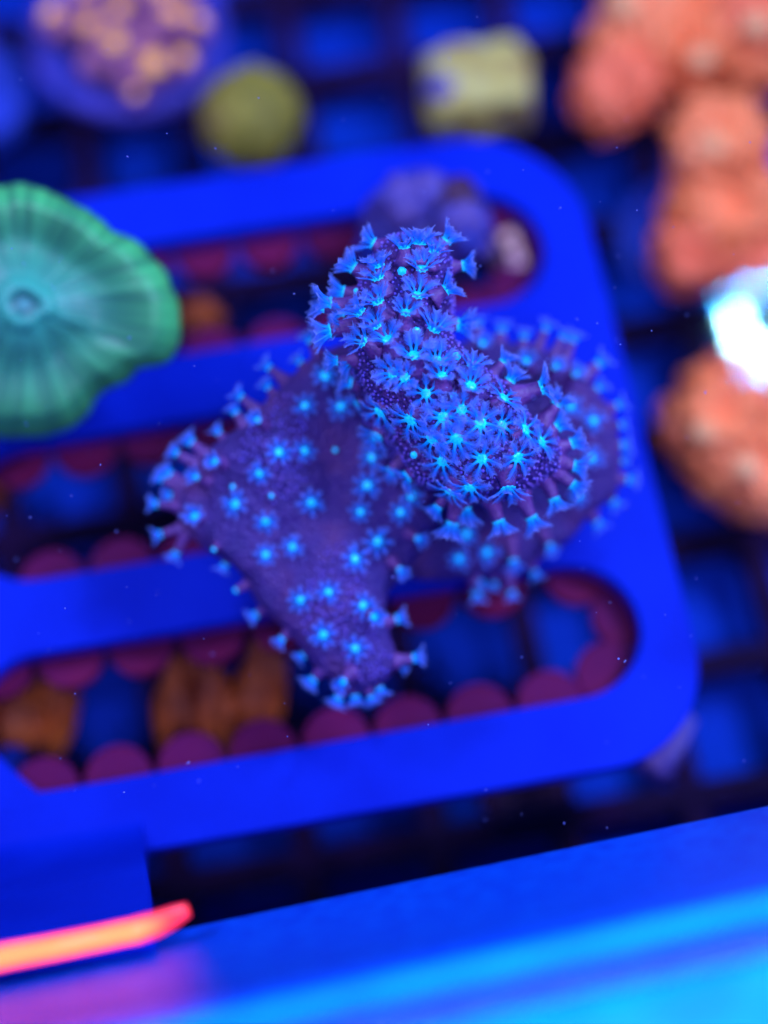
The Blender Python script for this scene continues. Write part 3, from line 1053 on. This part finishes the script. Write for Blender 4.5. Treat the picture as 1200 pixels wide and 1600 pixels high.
def chunk(name, c, hx, hy, hz, rot, mat, origin, parent, seed):
    n = 10
    bm = bmesh.new()
    bmesh.ops.create_cube(bm, size=2)
    bmesh.ops.subdivide_edges(bm, edges=bm.edges[:], cuts=n, use_grid_fill=True)
    vs = []
    Rz = Matrix.Rotation(rot, 3, 'Z')
    for v in bm.verts:
        p = v.co.copy()
        r = p.normalized()
        p = p.lerp(r * 1.25, .35)
        p = Vector((p.x * hx, p.y * hy, p.z * hz))
        p += r * (.22 * noise.noise(p * 1.3 + Vector((seed, 0, 0))) + .07 * noise.noise(p * 4))
        vs.append(c + Rz @ p)
    fs = [tuple(v.index for v in f.verts) for f in bm.faces]
    bm.free()
    return link(name, mesh_from(name, vs, fs, origin=origin), parent, mat)
ch = chunk('coral_head', UD(745, 138, 31.4), 1.0, .78, .6, math.radians(9), M['yellow'], b, t, 4)
lump('lilac_patch', UD(692, 138, 30.9), PXR(28, 30.9), .25, ch, M['lilac'], b, seed=2, under=.4)
plug('plug', UD(745, 150, 32.3), PXR(60, 32.3), .5, t, M['plug_violet'], b)
for (px, py, rp, d, lab) in ((-45, 140, 92, 32.6, 'plain blue frag plug cut by the left edge near the zoanthids'),):
    b = UZ(px, py, EGG_Z)
    o = plug('frag_plug', UD(px, py, d), PXR(rp, d), .9, None, M['plug_blue'], b)
    o.location = b * S
    tag(o, lab, 'frag plug')

# ------------------------------------------------------------------ frags in and round the slots
b = UZ(670, 345, -.1)
t = thing('lilac_coral', b, 'dull lilac and blue encrusted frag behind the tip of the leather coral', 'coral')
for i, (x, y, r, d, m_) in enumerate(((672, 345, 92, 27.4, 'lilac'), (628, 322, 46, 26.9, 'lilac'), (712, 322, 44, 26.9, 'umber'), (720, 352, 46, 26.8, 'lilac'), (668, 310, 38, 26.9, 'lilac'))):
    lump('lobe', UD(x, y, d), PXR(r, d), .55, t, M[m_], b, seed=i + 3, wav=.08, sx=1.0, under=1.2, bumps=.12)
b = UZ(800, 410, -2.4)
t = chunk('peach_rock', UZ(797, 402, -.80), .22, .46, .42, .25, M['peach'], b, None, 8)
t.location = b * S
tag(t, 'pale peach rubble seen in the rounded end of the uppermost slot', 'rubble')
for i, (px, py, pts, lab) in enumerate((
        (330, 1075, [(308, 1045, 40), (414, 1040, 38), (330, 1095, 48), (398, 1080, 40), (272, 1105, 34)], 'rust orange coral frag under the lowest slot left of the leather coral'),
        (30, 1105, [(85, 1085, 40), (30, 1118, 50), (-40, 1105, 45)], 'rust orange coral frag under the lowest slot at the left edge'),
        (305, 490, [(300, 490, 32), (325, 495, 22)], 'small orange coral tip peeping out behind the green mushroom coral'),
        (-15, 760, [(-15, 755, 34), (-25, 775, 28)], 'orange coral cut by the left edge in the middle slot'))):
    b = UZ(px, py, -2.6)
    t = thing('rust_coral', b, lab, 'coral', 'rust corals in the slots')
    for j, (x, y, r) in enumerate(pts):
        P = UZ(x, y, -1.9)
        d = depth_at(P)
        tip = r < 50 and i < 2
        lump('lobe', P, PXR(r, d) * (.95 if tip else 1), 1.15 if tip else .4, t, M['rust'], b, seed=i * 9 + j, wav=.06, under=1.2, bumps=.12, n=36, K=9, point=tip,
             axis=Vector((random.uniform(-.15, .15), .8, .7)) if tip else Vector((0, 0, 1)))
b = UZ(1040, 1165, -2.6)
t = chunk('violet_shard', UZ(1042, 1160, -1.5), .24, .62, .40, math.radians(-38), M['lilac'], b, None, 3)
t.location = b * S
tag(t, 'pale violet coral shard under the lower right corner of the rack', 'coral shard')
b = UZ(815, 1245, EGG_Z)
t = chunk('dark_rubble', UZ(815, 1240, -3.9), .75, .4, .55, .2, M['umber'], b, None, 6)
t.location = b * S
tag(t, 'dark brown rubble lump in the gap between rack and rim', 'rubble')

# ------------------------------------------------------------------ drifting specks in the water
vs, fs = [], []
rnd = random.Random(21)
k1 = 0
while k1 < 150:
    px, py = rnd.uniform(0, 1200), rnd.uniform(0, 1330)
    d = rnd.uniform(20.3, 23.4)
    P = UD(px, py, d)
    if P.z > WATER_Z - .3:
        continue
    k1 += 1
    r = rnd.uniform(.005, .011) * (1.8 if rnd.random() < .12 else 1)
    st = Vector((rnd.uniform(-1, 1), rnd.uniform(-1, 1), rnd.uniform(-.3, .3))) * rnd.uniform(0, 1.4)
    k = len(vs)
    for x in iv1:
        y_ = x + st * x.dot(st) * .8
        vs.append(P + y_ * r)
    fs += [tuple(k + i for i in f) for f in if1]
o = link('drifting_specks', mesh_from('drifting_specks', vs, fs), None, M['speck'])
tag(o, 'tiny pale specks drifting in the water', 'specks')
o['kind'] = 'stuff'
